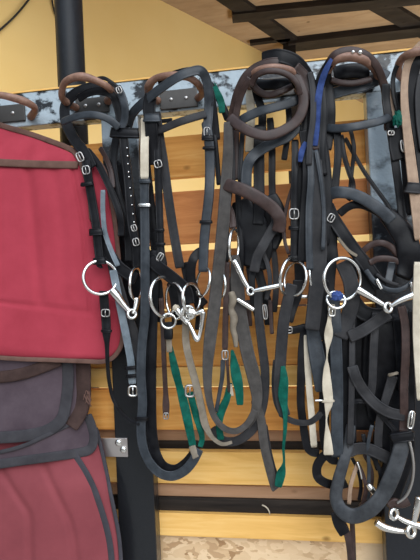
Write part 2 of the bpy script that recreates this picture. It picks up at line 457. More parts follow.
# ------------------------------------------------------------------ bridle brackets
def bracket(label, arc, plate, r=3.9, mat='tan_bracket'):
    t_ = thing('bridle_bracket', label, 'bracket', P(plate[0], plate[3], 0), 'leather wrapped bridle brackets on the top rail')
    tube(t_, 'hoop', [(*q[:3], r + rnd.uniform(-.6, .5)) for q in arc], mat, 0, per=8)
    bm = bmesh.new(); a, b_ = P(plate[0], plate[1], 0), P(plate[2], plate[3], 0)
    add_box(bm, a.x, b_.x, -.005, .0, min(a.z, b_.z), max(a.z, b_.z), .0015)
    emit('back_plate', bm, 'plate', t_, False)
    for fx in (.3, .7):
        x = a.x + (b_.x - a.x) * fx; z = (a.z + b_.z) / 2
        bm = bmesh.new(); r_ = bmesh.ops.create_uvsphere(bm, u_segments=12, v_segments=8, radius=.0045)
        for v in r_['verts']: v.co = Vector((x + v.co.x, -.005 + v.co.y * .5, z + v.co.z))
        emit('screw', bm, 'dullsteel', t_)
    return t_
bracket('brown leather wrapped bracket above the red saddle pad at the left edge', [(-16, 112, 0), (-24, 104, 4), (-18, 97, 8), (-2, 95, 10), (14, 98, 9.5), (28, 103, 8), (35, 109, 5), (31, 117, 0)], (-14, 108, 26, 121))
bracket('brown leather wrapped bracket in front of the black pole', [(77, 108, 0.3), (69, 104, 3), (62, 97, 6), (64, 84, 9), (73, 78, 10), (84, 77, 10), (97, 81, 9), (109, 88, 7), (113, 95, 4), (108, 101, .3)], (76, 100, 110, 112))
bracket('brown leather wrapped bracket with a dark strap slung across it, beside the green ribbon', [(158, 101, .3), (150, 96, 3.5), (149, 86, 7), (157, 78, 9), (172, 76, 10), (187, 77, 10), (198, 84, 8), (202, 93, 4), (198, 98, .3)], (160, 92, 198, 107))
bracket('brown leather wrapped bracket under the brown noseband', [(254, 92, .3), (249, 84, 4), (252, 75, 8), (264, 69, 10), (280, 68, 10), (294, 73, 8), (301, 83, 4), (297, 90, .3)], (256, 80, 298, 95))
bracket('dark brown leather wrapped bracket beside the blue ribbon', [(336, 86, .3), (328, 80, 4), (328, 70, 7), (336, 60, 9.5), (350, 57, 10), (364, 60, 9.5), (375, 69, 7), (378, 78, 4), (371, 81, .3)], (338, 70, 370, 84), 4.4)
bracket('brown leather wrapped bracket cut by the right edge of the photo', [(404, 80, .3), (398, 72, 4), (401, 60, 8), (412, 53, 10), (426, 51, 10), (442, 56, 8), (446, 66, 4), (442, 72, .3)], (406, 62, 442, 78))

# ------------------------------------------------------------------ saddle pads
def sheet(parent, name, top, right, bottom, depth, mat, thick=1.4, nu=44, nv=40, x_left=-45, label=None):
    """top/bottom: curves left to right; right: curve top to bottom; the left side is a straight edge out of the frame"""
    T = catmull([list(q) for q in top], 12); B = catmull([list(q) for q in bottom], 12); R = catmull([list(q) for q in right], 12)
    def at(C, t):
        f = t * (len(C) - 1); i = min(int(f), len(C) - 2); k = f - i
        return [C[i][j] * (1 - k) + C[i + 1][j] * k for j in range(2)]
    bm = bmesh.new(); F_, B_ = [], []
    for j in range(nv + 1):
        v = j / nv; rf, rb = [], []
        rr = at(R, v); tl, bl = at(T, 0), at(B, 0); l = [tl[0] * (1 - v) + bl[0] * v, tl[1] * (1 - v) + bl[1] * v]
        tr, br = at(T, 1), at(B, 1)
        for i in range(nu + 1):
            u = i / nu; tt, bb = at(T, u), at(B, u)
            x = tt[0] * (1 - v) + bb[0] * v + (l[0] * (1 - u) + rr[0] * u) - ((tl[0] * (1 - u) + tr[0] * u) * (1 - v) + (bl[0] * (1 - u) + br[0] * u) * v)
            y = tt[1] * (1 - v) + bb[1] * v + (l[1] * (1 - u) + rr[1] * u) - ((tl[1] * (1 - u) + tr[1] * u) * (1 - v) + (bl[1] * (1 - u) + br[1] * u) * v)
            d = depth(x, y); e = min(1, min(u * 30, (1 - u) * 14, v * 14, (1 - v) * 14)); e = 1 - (1 - e) ** 2
            rf.append(bm.verts.new(P(x, y, d - (1 - e) * thick * .45))); rb.append(bm.verts.new(P(x, y, d - thick)))
        F_.append(rf); B_.append(rb)
    for j in range(nv):
        for i in range(nu):
            bm.faces.new((F_[j][i], F_[j][i + 1], F_[j + 1][i + 1], F_[j + 1][i])); bm.faces.new((B_[j][i], B_[j + 1][i], B_[j + 1][i + 1], B_[j][i + 1]))
    loop = [(0, i) for i in range(nu)] + [(j, nu) for j in range(nv)] + [(nv, i) for i in range(nu, 0, -1)] + [(j, 0) for j in range(nv, 0, -1)]
    for k in range(len(loop)):
        a, b_ = loop[k], loop[(k + 1) % len(loop)]
        bm.faces.new((F_[a[0]][a[1]], B_[a[0]][a[1]], B_[b_[0]][b_[1]], F_[b_[0]][b_[1]]))
    o = emit(name, bm, mat, parent)
    if label: o['label'] = label
    return o
def groove(x, y, C, wd):
    best = 1e9
    for i in range(len(C) - 1):
        ax, ay = C[i]; bx, by = C[i + 1]; dx, dy = bx - ax, by - ay
        t = max(0, min(1, ((x - ax) * dx + (y - ay) * dy) / (dx * dx + dy * dy + 1e-9)))
        best = min(best, math.hypot(x - ax - t * dx, y - ay - t * dy))
    return math.exp(-(best / wd) ** 2)
sm = lambda t: max(0, min(1, t)) ** 2 * (3 - 2 * max(0, min(1, t)))

# the bright red pad
def d_red(x, y):
    d = 7.6 - 3.6 * sm((x - 60) / 75) + 0.5 * sm((60 - x) / 100)
    d += 0.45 * noise.noise(Vector((x * .012, y * .009, 1)))
    d -= .42 * groove(x, y, [(-50, 297), (0, 302), (88, 312)], 1.7)
    d -= .42 * groove(x, y, [(72, 168), (82, 220), (90, 312)], 1.7)
    d -= .4 * groove(x, y, [(28, 170), (34, 230), (40, 300)], 5)
    d -= .3 * groove(x, y, [(55, 172), (62, 230), (64, 300)], 6)
    return d
rp = thing('saddle_pad', 'bright red saddle pad with brown binding, uppermost of the pads at left', 'saddle pad', P(30, 362, 6), 'saddle pads stacked at the left')
R_edge = [(78, 163), (92, 160), (104, 172), (111, 200), (117, 240), (121, 290), (123, 330), (119, 350), (106, 360)]
sheet(rp, 'flap', [(-45, 162), (0, 164), (40, 165), (78, 163)], R_edge, [(-45, 352), (0, 356), (50, 359), (106, 360)], d_red, 'red', label='bright red quilted flap', nu=110, nv=100)
def d_top(x, y): return d_red(x, 166) - 0.3 - 4.2 * sm((166 - y) / 46) + .25 * noise.noise(Vector((x * .05, y * .05, 4))) + .5 * noise.noise(Vector((x * .09 + y * .06, y * .05, 8)))
sheet(rp, 'top_fold', [(-45, 113), (0, 125.5), (40, 138), (76, 154)], [(76, 155), (79, 159), (80, 165)], [(-45, 166), (0, 167), (40, 168), (80, 165)], d_top, 'red', 1.0, nv=20)
def edge(parent, pts, depth, w, mat='binding', name='binding', off=.35, t=5.0, label=None):
    return strap(parent, name, [(x, y, depth(x, y) + off) for x, y in pts], w, mat, 0, t, PADDED, wob=0, twr=0, label=label)
edge(rp, [(-45, 110), (-20, 116), (0, 125), (27, 133), (50, 141), (68, 148), (76, 154), (83, 168), (89, 190), (92, 220)], lambda x, y: d_top(x, y) if y < 160 else d_red(x, y) , 5.5)
edge(rp, [(-45, 160), (-10, 162), (20, 163.5), (50, 164.5), (78, 165)], d_red, 7.5, off=.3)
edge(rp, [(80, 160), (92, 158), (104, 170), (111, 198), (117, 240), (121, 290), (123, 330), (119, 350), (106, 361), (80, 361), (50, 360), (20, 359), (-10, 357), (-45, 354)], d_red, 4.6, off=-.1)

# mauve-grey pad under it
def d_g1(x, y):
    return 6.2 - 3.4 * sm((x - 35) / 70) + .5 * noise.noise(Vector((x * .03, y * .02, 9))) - .3 * groove(x, y, [(60, 366), (60, 410), (52, 430), (20, 440)], 2)
g1 = thing('saddle_pad', 'mauve-grey saddle pad with grey border hanging just below the bright red pad', 'saddle pad', P(30, 462, 4), 'saddle pads stacked at the left')
sheet(g1, 'flap', [(-45, 354), (0, 357), (40, 357), (90, 358)], [(90, 358), (91, 380), (90, 405), (84, 424)], [(-45, 443), (0, 441), (40, 434), (84, 424)], d_g1, 'mauve', 1.2, label='mauve-grey padded flap')
def e1(x, y): return d_g1(x, y)
strap(g1, 'border', [(q[0], q[1], d_g1(*q) + .3) for q in [(67, 350), (68, 380), (66, 402), (61, 420), (46, 431), (22, 436), (-10, 438), (-45, 439)]], 12, 'greyedge', 0, 5, PADDED, wob=0, twr=0, label='grey cloth border')
strap(g1, 'side_panel', [(q[0], q[1], d_g1(*q) + .1) for q in [(82, 352), (83, 375), (82, 395), (79, 412), (70, 426)]], 17, 'brownfelt', 0, 7, PADDED, wob=.1, twr=0, label='worn brown felt panel')
strap(g1, 'fold', [(q[0], q[1], d_g1(*q) + .4) for q in [(-45, 378), (0, 377), (25, 373), (45, 366), (60, 360)]], 12, 'brownfelt', 0, 9, PADDED, wob=.1, twr=0, label='brown folded upper edge')
def frng(parent, x, y, n):
    bm = bmesh.new()
    for k in range(n):
        px, py = x + rnd.uniform(-3, 3), y + rnd.uniform(-6, 4)
        C = [(px, py, 4.5, .35), (px + rnd.uniform(-1, 3), py + 4, 4.7, .3), (px + rnd.uniform(-2, 5), py + rnd.uniform(5, 11), 4.6, .15)]
        tube(None, '', C, None, 0, bm=bm, per=4)
    emit('frayed_threads', bm, 'binding', parent)['kind'] = 'stuff'
frng(g1, 87, 396, 16)
# lower grey pad
def d_g2(x, y): return 6.3 - 3.6 * sm((x - 35) / 65) + .3 * noise.noise(Vector((x * .03, y * .03, 19)))
g2 = thing('saddle_pad', 'thin grey saddle pad with rounded corner lying on the quilted red pad', 'saddle pad', P(50, 464, 5), 'saddle pads stacked at the left')
sheet(g2, 'flap', [(-45, 459), (0, 452), (25, 445), (45, 436), (66, 426), (87, 415)], [(87, 415), (94, 430), (94, 446), (88, 454)], [(-45, 466), (0, 464), (45, 459), (88, 454)], d_g2, 'mauve', .9, nv=20, label='mauve-grey flap')
edge(g2, [(-45, 466), (-10, 465), (20, 461), (50, 457), (78, 453), (90, 449), (94, 438), (91, 424), (87, 415)], d_g2, 9.5, 'greyedge', 'border', .1)
edge(g2, [(-45, 459), (0, 452), (25, 445), (45, 436), (66, 426), (87, 415)], d_g2, 4, 'greyedge', 'border', .25)

# quilted faded red pad
Q1 = catmull([[-6, 452], [6, 478], [20, 500], [29, 515], [30, 540], [32, 590]], 6); Q2 = catmull([[38, 450], [50, 480], [62, 505], [72, 530], [80, 590]], 6)
Q3 = catmull([[73, 452], [90, 480], [102, 512], [110, 545], [114, 590]], 6)
Q0 = catmull([[-45, 490], [-30, 520], [-25, 590]], 6)
def d_old(x, y):
    d = 6.4 - 3.6 * sm((x - 50) / 80) + .9 * sm((y - 440) / 130) - 2.2 * sm((492 - y) / 50)
    for C in (Q0, Q1, Q2): d -= .55 * groove(x, y, C, 3.2)
    return d
op = thing('saddle_pad', 'faded red quilted saddle pad with charcoal stripe, lowest of the pads', 'saddle pad', P(30, 600, 6), 'saddle pads stacked at the left')
sheet(op, 'flap', [(-45, 432), (0, 432), (50, 430), (96, 428)], [(96, 428), (103, 455), (111, 495), (118, 530), (121, 560), (122, 605)], [(-45, 605), (0, 605), (60, 605), (122, 605)], d_old, 'oldred', 1.6, nu=80, nv=60, label='faded red quilted flap')
edge(op, Q3[::3] + [Q3[-1]], d_old, 6.5, 'stripe', 'stripe', .12, 3)
edge(op, [(96, 428), (103, 455), (111, 495), (118, 530), (121, 560), (122, 605)], d_old, 4, 'stripe', 'binding', -.2)

# plate bolted to the left post
mp_ = thing('fixing_plate', 'small metal plate with two shiny bolts on the left black post', 'plate', P(114, 458, 0))
bm = bmesh.new(); a, b_ = P(99, 438, .3), P(128, 457, .3); add_box(bm, a.x, b_.x, -.0035, .0014, b_.z, a.z, .0008); emit('plate', bm, 'zinc', mp_, False)
for x, y in ((118, 443), (123, 450)):
    bm = bmesh.new(); c = P(x, y, .6); r_ = bmesh.ops.create_uvsphere(bm, u_segments=16, v_segments=10, radius=1)
    for v in r_['verts']: v.co = Vector((c.x + v.co.x * .0082, c.y + v.co.y * .0045 + .002, c.z + v.co.z * .0082))
    emit('bolt', bm, 'steel', mp_)

# ------------------------------------------------------------------ bridles
G = 'leather bridles hanging from the rail'
def bridle(label, x, y, d): return thing('bridle', label, 'bridle', P(x, y, d), G)
def mouth(b, *tubes, d=5.0):
    for q in tubes:
        bm = bmesh.new(); tube(None, '', q, None, d, bm=bm); emit('mouthpiece', bm, 'steel', b)
def joint(b, x, y, d, r, t=1.3, squash=.9, rot=0.3): return ring(b, 'joint', x, y, d, r * squash, r, t, 'steel', rot)

# ---- 1: black bridle on the bracket by the pole
B = bridle('black bridle with a large loose ring bit hanging over the bright red pad', 105, 425, 6)
strap(B, 'headpiece', [(92, 168, 5), (84, 152, 4.5), (74, 139, 3), (66, 122, 1), (65, 107, .5), (71, 97, .5), (83, 90, 1), (97, 87, 1.2), (110, 89, 1), (119, 97, 1), (123, 110, 1), (125, 128, .5)], 11, 'black', 3.4)
strap(B, 'headpiece', [(78, 99, 0), (88, 93, .6), (100, 91, .8), (112, 95, .4), (117, 106, 0), (121, 124, 0)], 8, 'black', 5.5)
strap(B, 'headpiece', [(94, 80, 0), (103, 78, .5), (111, 82, .3), (118, 88, 0), (125, 99, -1), (128, 116, -1)], 3.5, 'black', 7)
tl = strap(B, 'crown_strap', [(117, 87, 1), (122, 96, 1), (125, 108, .5), (124, 122, .2), (119, 130, 0)], 8, 'slate', 7.5, prof=PADDED)
buckle(tl, 119, 90, 9.3, 5, 6, 20, r=.6)
strap(B, 'browband', [(62, 122, -1), (72, 118, .5), (85, 115, 1), (98, 115.5, 1), (110, 120, .4), (119, 128, 0)], 7.5, 'slate', 9, prof=PADDED, t=5)
keeper(B, 125, 133, 7.8, 27, 10, -2, 'black', 'browband_loop', 9)
c1 = strap(B, 'cheekpiece', [(86, 160), (88, 176), (92, 200), (96, 225), (98, 245), (100, 262), (101, 264)], 9, 'black', 8.3, t=5)
buckle(c1, 80, 157, 8.9, 6, 9, 25, r=.8); keeper(c1, 87, 184, 8.7, 11, 4, 8); keeper(c1, 96, 232, 8.7, 12, 7, 4); keeper(c1, 99.5, 261, 8.7, 11, 7, 4)
buckle(c1, 86, 170, 8.8, 7, 8, 10, 'dullsteel', r=.7)
strap(B, 'throatlash', [(87, 150), (98, 164), (108, 184), (117, 206), (121, 222), (121, 236)], 7, 'black', 7.6, twr=25)
strap(B, 'throatlash', [(100, 148, -3), (106, 158, -2), (111, 172, -1), (113, 188, 0)], 5, 'brown', 6.6, twr=25)
strap(B, 'cheekpiece', [(103, 190), (103, 212), (105, 232), (111, 250), (118, 266)], 5, 'slate_sheen', 7.8)
strap(B, 'noseband', [(100, 232), (108, 252), (118, 266), (128, 274), (136, 279)], 12, 'black', 6.8, tw=None)
bt = bit(B)
ring(bt, 'bit_ring', 100.5, 277.5, 8.6, 15.5, 16.8, 1.6, rot=.25)
ring(bt, 'bit_ring', 136, 284, 6.6, 3.5, 16, 1.4)
mouth(bt, [(112, 290, .2, 4.4), (117, 296, .2, 4.2), (123, 304, 0, 3.2), (130, 312, -.2, 2.4)], [(133, 314, -.5, 2.2), (136, 306, -1, 2.8), (137, 298, -1.3, 3.2)], d=8.4)
joint(bt, 132, 314, 8.2, 4.2, 1.6)
bm = bmesh.new()
r1 = strap(B, 'rein', [(103.5, 291), (104.5, 305), (106, 320), (106.5, 333, 0, .9), (107, 345, 0, .5), (107.5, 362, 0, .4), (109, 380, 0, .38), (113, 398, 0, .38), (121, 412, 0, .38), (131, 421, 0, .4), (141, 425, 0, .4)], 9.5, 'black', 8.0, t=4)
buckle(r1, 105.5, 313, 8.6, 8, 7, 0, 'dullsteel', r=.7); keeper(r1, 106.5, 331, 8.4, 9, 3)
r2 = strap(B, 'rein', [(113, 270), (117, 290), (122, 315), (127, 340), (131, 362), (132.5, 384)], 8, 'slate_sheen', 7.2, label='slate leather rein ending in a silver buckle')
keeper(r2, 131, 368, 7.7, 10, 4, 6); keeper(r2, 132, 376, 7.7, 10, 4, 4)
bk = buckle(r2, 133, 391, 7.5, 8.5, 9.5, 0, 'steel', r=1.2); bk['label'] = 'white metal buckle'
strap(B, 'rein', [(112, 262), (118, 285), (126, 312), (135, 338), (142, 364), (145, 388), (144, 408), (142, 424)], 11, 'darkgrey', 6.4)
# right cheek with studs
c2 = strap(B, 'cheekpiece', [(123, 132), (125, 155), (128, 178), (130, 205), (132, 225), (136, 246), (137, 268)], 9, 'black', 7.4, t=5)
bm = bmesh.new()
for i, (x, y) in enumerate([(127, 148), (127.5, 156), (128, 164), (128.5, 172), (129, 177), (130, 188), (131, 196), (132, 205), (133, 214), (134, 222)]):
    p = P(x, y, 8.05); bmesh.ops.create_icosphere(bm, subdivisions=2, radius=.0021, matrix=Matrix.Translation(p))
emit('studs', bm, 'steel', c2)
buckle(c2, 134, 228, 8.0, 5, 6, 20, r=.7); buckle(c2, 136, 242, 8.1, 6, 7, 15, r=.7)
strap(B, 'cheekpiece', [(117, 135, -1), (113, 160, -1), (117, 190, 0), (124, 215, 0), (128, 240, 0), (129, 262)], 8, 'black', 5.2)

# ---- 2: black bridle on the second bracket
B = bridle('black bridle with a dark strap slung diagonally over the bracket beside the short green ribbon', 175, 480, 5)
h = strap(B, 'headpiece', [(128, 126, -3), (133, 113, -1), (145, 101, 1), (160, 89, 2.5), (176, 78, 4), (190, 72, 4), (201, 71, 3.5), (207, 82, 2), (209, 100, 1), (208, 120, .6), (206, 140, .3)], 9.5, 'slate', 7, label='slate leather strap slung over the bracket')
strap(B, 'headpiece', [(151, 94, 1.5), (149, 108, 1), (151, 124, 1), (152, 145, .5), (152, 165, 0)], 13, 'black', 7)
strap(B, 'headpiece', [(158, 82, 0), (175, 74, 1.5), (192, 70.5, 1.5), (203, 75, 1), (210, 90, 0), (214, 112, -.8), (217, 140, -1.4)], 7, 'black', 8)
keeper(B, 152, 118, 8.6, 15, 8, 0, 'slate')
strap(B, 'browband', [(152, 133, -1), (165, 128, .3), (178, 122.5, .6), (192, 118, .6), (206, 114, 0)], 8, 'darkgrey', 8, prof=PADDED, t=5)
strap(B, 'browband', [(153, 120, -1), (163, 121, -.2), (172, 120, 0)], 4, 'black', 7)
cr = strap(B, 'cheekpiece', [(206, 122), (209, 142), (210, 168), (209, 195), (206, 222), (204, 245), (203, 272)], 10, 'slate', 7.4, prof=PADDED, t=6)
keeper(cr, 208, 138, 7.9, 10, 5); keeper(cr, 209, 148, 7.9, 11, 3); keeper(cr, 206, 222, 7.9, 11, 3.5)
buckle(cr, 207, 132, 7.9, 6, 9, 0, 'dullsteel', r=.6)
strap(B, 'cheekpiece', [(212, 118), (215, 140), (217, 160), (219, 185)], 5, 'black', 6.4)
cl = strap(B, 'cheekpiece', [(155, 115), (157, 146), (158, 172), (159, 200), (160, 228), (161, 250), (164, 266)], 7.5, 'black', 7.2, t=5)
buckle(cl, 158, 164, 7.8, 7, 7, 15, r=.7); buckle(cl, 160, 257, 7.8, 5, 8, -30, r=.8); keeper(cl, 159, 230, 7.7, 9, 3); keeper(cl, 160, 244, 7.7, 9, 3)
strap(B, 'cheekpiece', [(156, 112), (160, 140), (164, 165), (168, 195), (172, 222), (176, 246), (180, 268)], 9.5, 'darkgrey', 6.6)
strap(B, 'cheekpiece', [(147, 130), (146, 160), (149, 190), (153, 225), (156, 260)], 9, 'black', 5.4)
# rein with the cream stretch
rn = strap(B, 'rein', [(144.5, 176), (144.5, 204), (145, 240), (145, 280), (145, 315), (142, 345), (141, 375), (142.5, 402), (141, 428), (143, 447), (150, 463), (160, 473), (172, 476), (184, 471), (193, 461), (199, 449)], 9.5, 'slate', 8.3, per=9)
strap(rn, 'grip', [(145, 118, -1.8), (145, 133, -1.2), (144.5, 148), (144.5, 179)], 8.5, 'cream', 8.5, label='cream coloured stretch of rein')
keeper(rn, 144.5, 205, 8.75, 11, 3, 0, 'steel'); keeper(rn, 142, 419, 8.7, 10.5, 4, 0, 'black'); keeper(rn, 144.5, 181, 8.75, 10.5, 4, 0, 'slate')
strap(B, 'rein', [(153, 250), (153, 290), (152, 330), (151, 370), (151, 405), (152, 435), (156, 455), (164, 467), (176, 470), (187, 463), (196, 452)], 11, 'black', 7.0, per=9)
strap(B, 'noseband', [(150, 258), (157, 266), (166, 273), (176, 281), (186, 291), (188, 304)], 13, 'black', 7.9, label=None)
strap(B, 'noseband', [(182, 286), (184, 300), (186, 318)], 11, 'darkgrey', 7.4)
strap(B, 'chin_strap', [(192, 285), (191, 272), (193, 260), (198, 253), (205, 250)], 9, 'black', 6.4)
bt = bit(B)
ring(bt, 'bit_ring', 164, 297, 8.6, 11.5, 20, 1.7, rot=.12)
ring(bt, 'bit_ring', 175, 301, 8.1, 10, 18, 1.4, rot=.1, flip=-1)
ring(bt, 'bit_ring', 191.5, 298, 8.4, 8.2, 14.5, 1.6, rot=.1)
ring(bt, 'bit_ring', 203, 282, 7.0, 6.5, 15, 1.4, rot=-.2, flip=-1)
ring(bt, 'rein_ring', 168.5, 321, 8.8, 7.2, 7.2, 1.3); ring(bt, 'rein_ring', 188, 313, 9.0, 6.5, 7, 1.3)
mouth(bt, [(175, 307, 0, 2.8), (179, 312, 0, 3.2), (183, 318, 0, 3), (188, 324, 0, 2.4)], [(188, 322, .2, 1.9), (192, 330, .3, 2.3), (197, 340, .3, 2.5), (200, 334, .2, 1.9), (202, 322, .1, 2.2), (203, 312, 0, 3)], [(196, 314, 0, 2), (200, 312, 0, 2.6), (204, 310.5, 0, 2.2)], d=8.9)
blob(bt, 'mouthpiece_end', 191, 314, 9.1, 5.5, 6, .8, 'steel', 2, .25)
blob(bt, 'mouthpiece_end', 176, 308, 9.0, 3.6, 3.4, .6, 'cream', 5, .2)
k1 = strap(B, 'rein', [(168, 322), (168.5, 330), (168.5, 339)], 9, 'black', 8.4, prof=PADDED, t=9)
strap(k1, 'rein_end', [(169, 335), (169, 343), (169.5, 352)], 6, 'taupe', 8.3, prof=PADDED, t=6, label='beige end of the rein')
s = strap(B, 'flash_strap', [(161, 298), (163, 330), (164, 360), (165.5, 390), (166, 405, 0, 1.4), (166, 415, 0, 1.2)], 5, 'brown', 6.4)
buckle(s, 166, 416, 6.9, 5, 6, 0, r=.6)
strap(B, 'green_band', [(170, 345, 0, .5), (174, 365, 0, .9, 20), (179, 385, 0, 1, -15), (185, 408, 0, 1.1, 10), (190, 432, 0, 1, 0), (193, 447, 0, .8, 10)], 8.5, 'green', 7.6, t=1.6, label='green ribbon')
strap(B, 'green_band', [(190, 392, 0, .8, 15), (194, 408, 0, 1, -25), (199, 424, 0, .9, 20), (202, 438, 0, .7, 0), (200, 447, 0, .7, 20)], 8, 'green', 7.2, t=1.6, label='green ribbon')
strap(B, 'rein_end', [(192, 446), (194, 452), (196, 458)], 7, 'taupe', 8.4, prof=PADDED, t=5, label='beige stitched rein end')
tp = strap(B, 'rein', [(187, 305), (186, 322), (186, 342), (190, 362), (195, 380), (199, 396), (202, 410), (205, 424), (212, 437, 0, .6), (222, 444, 0, .5), (232, 442, 0, .4)], 7.5, 'taupe', 7.8, label='beige webbing rein')
buckle(tp, 190, 391, 7.4, 9, 11, 0, r=1.3)

for pts, w, mt_, dd in [
    ([(186, 262), (190, 280), (196, 296), (204, 306)], 12, 'black', 5.6), ([(158, 280), (160, 300), (161, 322)], 8, 'black', 5.6),
    ([(172, 282), (176, 300), (178, 325)], 12, 'black', 6.0), ([(196, 296), (200, 312), (199, 330)], 9, 'black', 5.0)]:
    strap(B, 'noseband', pts, w, mt_, dd)
# ---- 3: brown bridle
B = bridle('dark brown bridle with two broad padded nosebands in the middle of the rail', 235, 440, 5)
strap(B, 'noseband', [(229, 117, 0), (240, 126, 1), (254, 133, 1.2), (268, 135.5, 1), (284, 130, .6), (298, 119, .2), (303.5, 103, 0), (301, 87, 0), (292, 73, 0), (277, 66, .5), (262, 66, .5), (250, 74, 0)], 10.5, 'brown', 8.2, prof=PADDED, t=6)
strap(B, 'headpiece', [(229, 150, -1.5), (231, 128, -1), (234, 108, 0), (239, 90, 1), (247, 75, 2), (259, 66, 2.8), (274, 62, 3), (288, 64, 2.5), (299, 74, 1)], 9, 'brown', 6.6)
strap(B, 'headpiece', [(235, 125, -1), (238, 105, -.6), (243, 90, .5), (250, 78, 1)], 7, 'brown', 7.8)
strap(B, 'crown_pad', [(251, 86, 0), (256, 76, 1), (268, 71, 1.5), (284, 73, 1), (296, 82, .4), (300, 95, 0)], 6, 'brown', 10.3, prof=PADDED, t=8)
strap(B, 'crown_pad', [(252, 84, .4), (258, 91, 0), (268, 95, 0), (280, 92, 0), (292, 86, -.5)], 7, 'brown', 6, prof=PADDED, t=8)
strap(B, 'noseband', [(223, 183, -.6), (231, 186, 0), (243, 190, .6), (255, 196, .8), (266, 203, .8), (275, 211, .4), (280, 221, 0), (278, 232, -.5)], 13, 'brown', 8.6, prof=PADDED, t=6.5, label='broad brown padded noseband')
ck = strap(B, 'cheekpiece', [(224, 184), (224, 198), (231, 213), (233, 228)], 7, 'brown', 7.6)
k = strap(B, 'rein', [(228, 122, 0, .7), (228, 150, 0, .8), (226, 185, 0, .95), (223, 225), (219, 265), (214.5, 305), (210, 340), (207.5, 370, 0, .8), (208.5, 395, 0, .6), (214, 416, 0, .5), (224, 428, 0, .5), (236, 431, 0, .5), (247, 424, 0, .5), (255, 410, 0, .5)], 12.5, 'grey', 8.4, per=9, label='worn grey leather rein looping low')
strap(B, 'rein', [(235, 255, -.4, .6), (237, 282), (239, 305), (243, 330), (248, 355), (254, 378), (257, 398, 0, .8), (254, 415, 0, .6), (246, 427, 0, .5)], 13.5, 'grey', 7.0, label='worn grey leather rein')
strap(B, 'rein', [(212, 428), (222, 440), (236, 441), (250, 432), (259, 418), (264, 398), (265, 372), (262, 345), (259, 318), (258, 290)], 9, 'darkgrey', 6.2, per=8)
strap(B, 'rein', [(255, 400), (261, 420), (264, 444), (269, 466), (274, 484), (276, 489)], 9, 'grey', 6.6)
strap(B, 'rein', [(264, 425), (268, 450), (273, 470), (278, 484)], 7, 'darkgrey', 6.0)
strap(B, 'cheekpiece', [(236, 130), (236, 155), (236, 180)], 6.5, 'brown', 5.6)
strap(B, 'cheekpiece', [(243, 128), (241, 155), (240, 182)], 5, 'black', 6.2)
strap(B, 'cheekpiece', [(231, 130), (233, 160), (233, 188)], 4.5, 'darkgrey', 7)
bt = bit(B)
ring(bt, 'bit_ring', 234, 246, 8.7, 5.4, 16.5, 1.5, rot=-.04)
mouth(bt, [(234, 260, 0, 2.4), (238, 268, 0, 3), (243, 279, 0, 2.8), (249, 289, 0, 2.2)], [(253, 291, 0, 2), (262, 289, .1, 2.5), (272, 287, .1, 2.7), (283, 284.5, 0, 2.4)], d=8.8)
joint(bt, 250.5, 291, 8.9, 3.6, 1.4)
ring(bt, 'bit_ring', 221, 285, 6.8, 4, 13, 1.3, flip=-1)
sf = strap(B, 'flash_strap', [(227, 262), (226.5, 290), (225.5, 320), (225, 350)], 6, 'brown', 7.5)
buckle(sf, 225, 355, 7.7, 6, 9, 0, r=.9)
strap(B, 'flash_strap', [(223, 360, 0, 1), (222, 378, 0, .9, 40), (219, 396, 0, .8, 20), (216, 412, 0, .8)], 5, 'slate', 7.4)
strap(B, 'flash_strap', [(227, 358), (228, 375), (229, 392)], 3, 'brown', 7.2)
tube(B, 'curb_chain', [(231, 292, 0, 3.2), (233, 300, .2, 4), (231, 309, 0, 3.2), (234, 318, .2, 4), (233, 328, 0, 3.2), (235, 337, 0, 3), (236, 347, 0, 2)], 'taupe', 7.3, label='mottled beige rope')
mouth(bt, [(237, 299, 0, 2.2), (245, 304, 0, 2.8), (254, 310, 0, 2.4)], d=7.7)
strap(B, 'green_band', [(230, 383, 0, .7, 20), (227, 398, 0, 1, -20), (221, 412, 0, 1.1, 15), (219, 424, 0, 1, -10), (221, 440, 0, .9, 0)], 7.5, 'green', 6.9, t=1.6, label='green ribbon')
strap(B, 'green_band', [(232, 350, 0, .3, 0), (234, 362, 0, .8, 0), (236, 374, 0, 1.1, 20), (239, 390, 0, 1, -20), (240, 405, 0, .7, 0)], 9.5, 'green', 7.9, t=1.6, label='green ribbon')
strap(B, 'green_band', [(232, 396, 0, 1, 10), (231, 384, 0, .6, 40)], 4, 'cream', 7.1, t=1.6)

strap(B, 'crown_pad', [(256, 84, 0), (266, 85, .3), (280, 84, .3), (296, 83, 0)], 11, 'black', 5.2, prof=PADDED, t=8)
strap(B, 'cheekpiece', [(288, 104), (289, 120), (287, 140), (284, 160)], 6, 'black', 5)
for pts, w, mt_, dd in [
    ([(247, 186), (246, 215), (247, 245), (250, 275), (254, 300)], 6, 'black', 3.6), ([(238, 190), (239, 220), (241, 250), (240, 285)], 6, 'black', 5.0),
    ([(268, 205), (271, 235), (275, 262), (276, 290), (274, 312)], 6, 'darkgrey', 3.4), ([(256, 262), (262, 285), (268, 305), (269, 325)], 9, 'black', 4.4),
    ([(230, 150), (231, 175), (228, 205), (226, 235), (226, 262)], 6, 'black', 5.8), ([(248, 300), (249, 312), (250, 326)], 5, 'brown', 5.0),
    ([(236, 262), (233, 280), (229, 297), (228, 315)], 7, 'black', 6.6)]:
    strap(B, 'cheekpiece', pts, w, mt_, dd)
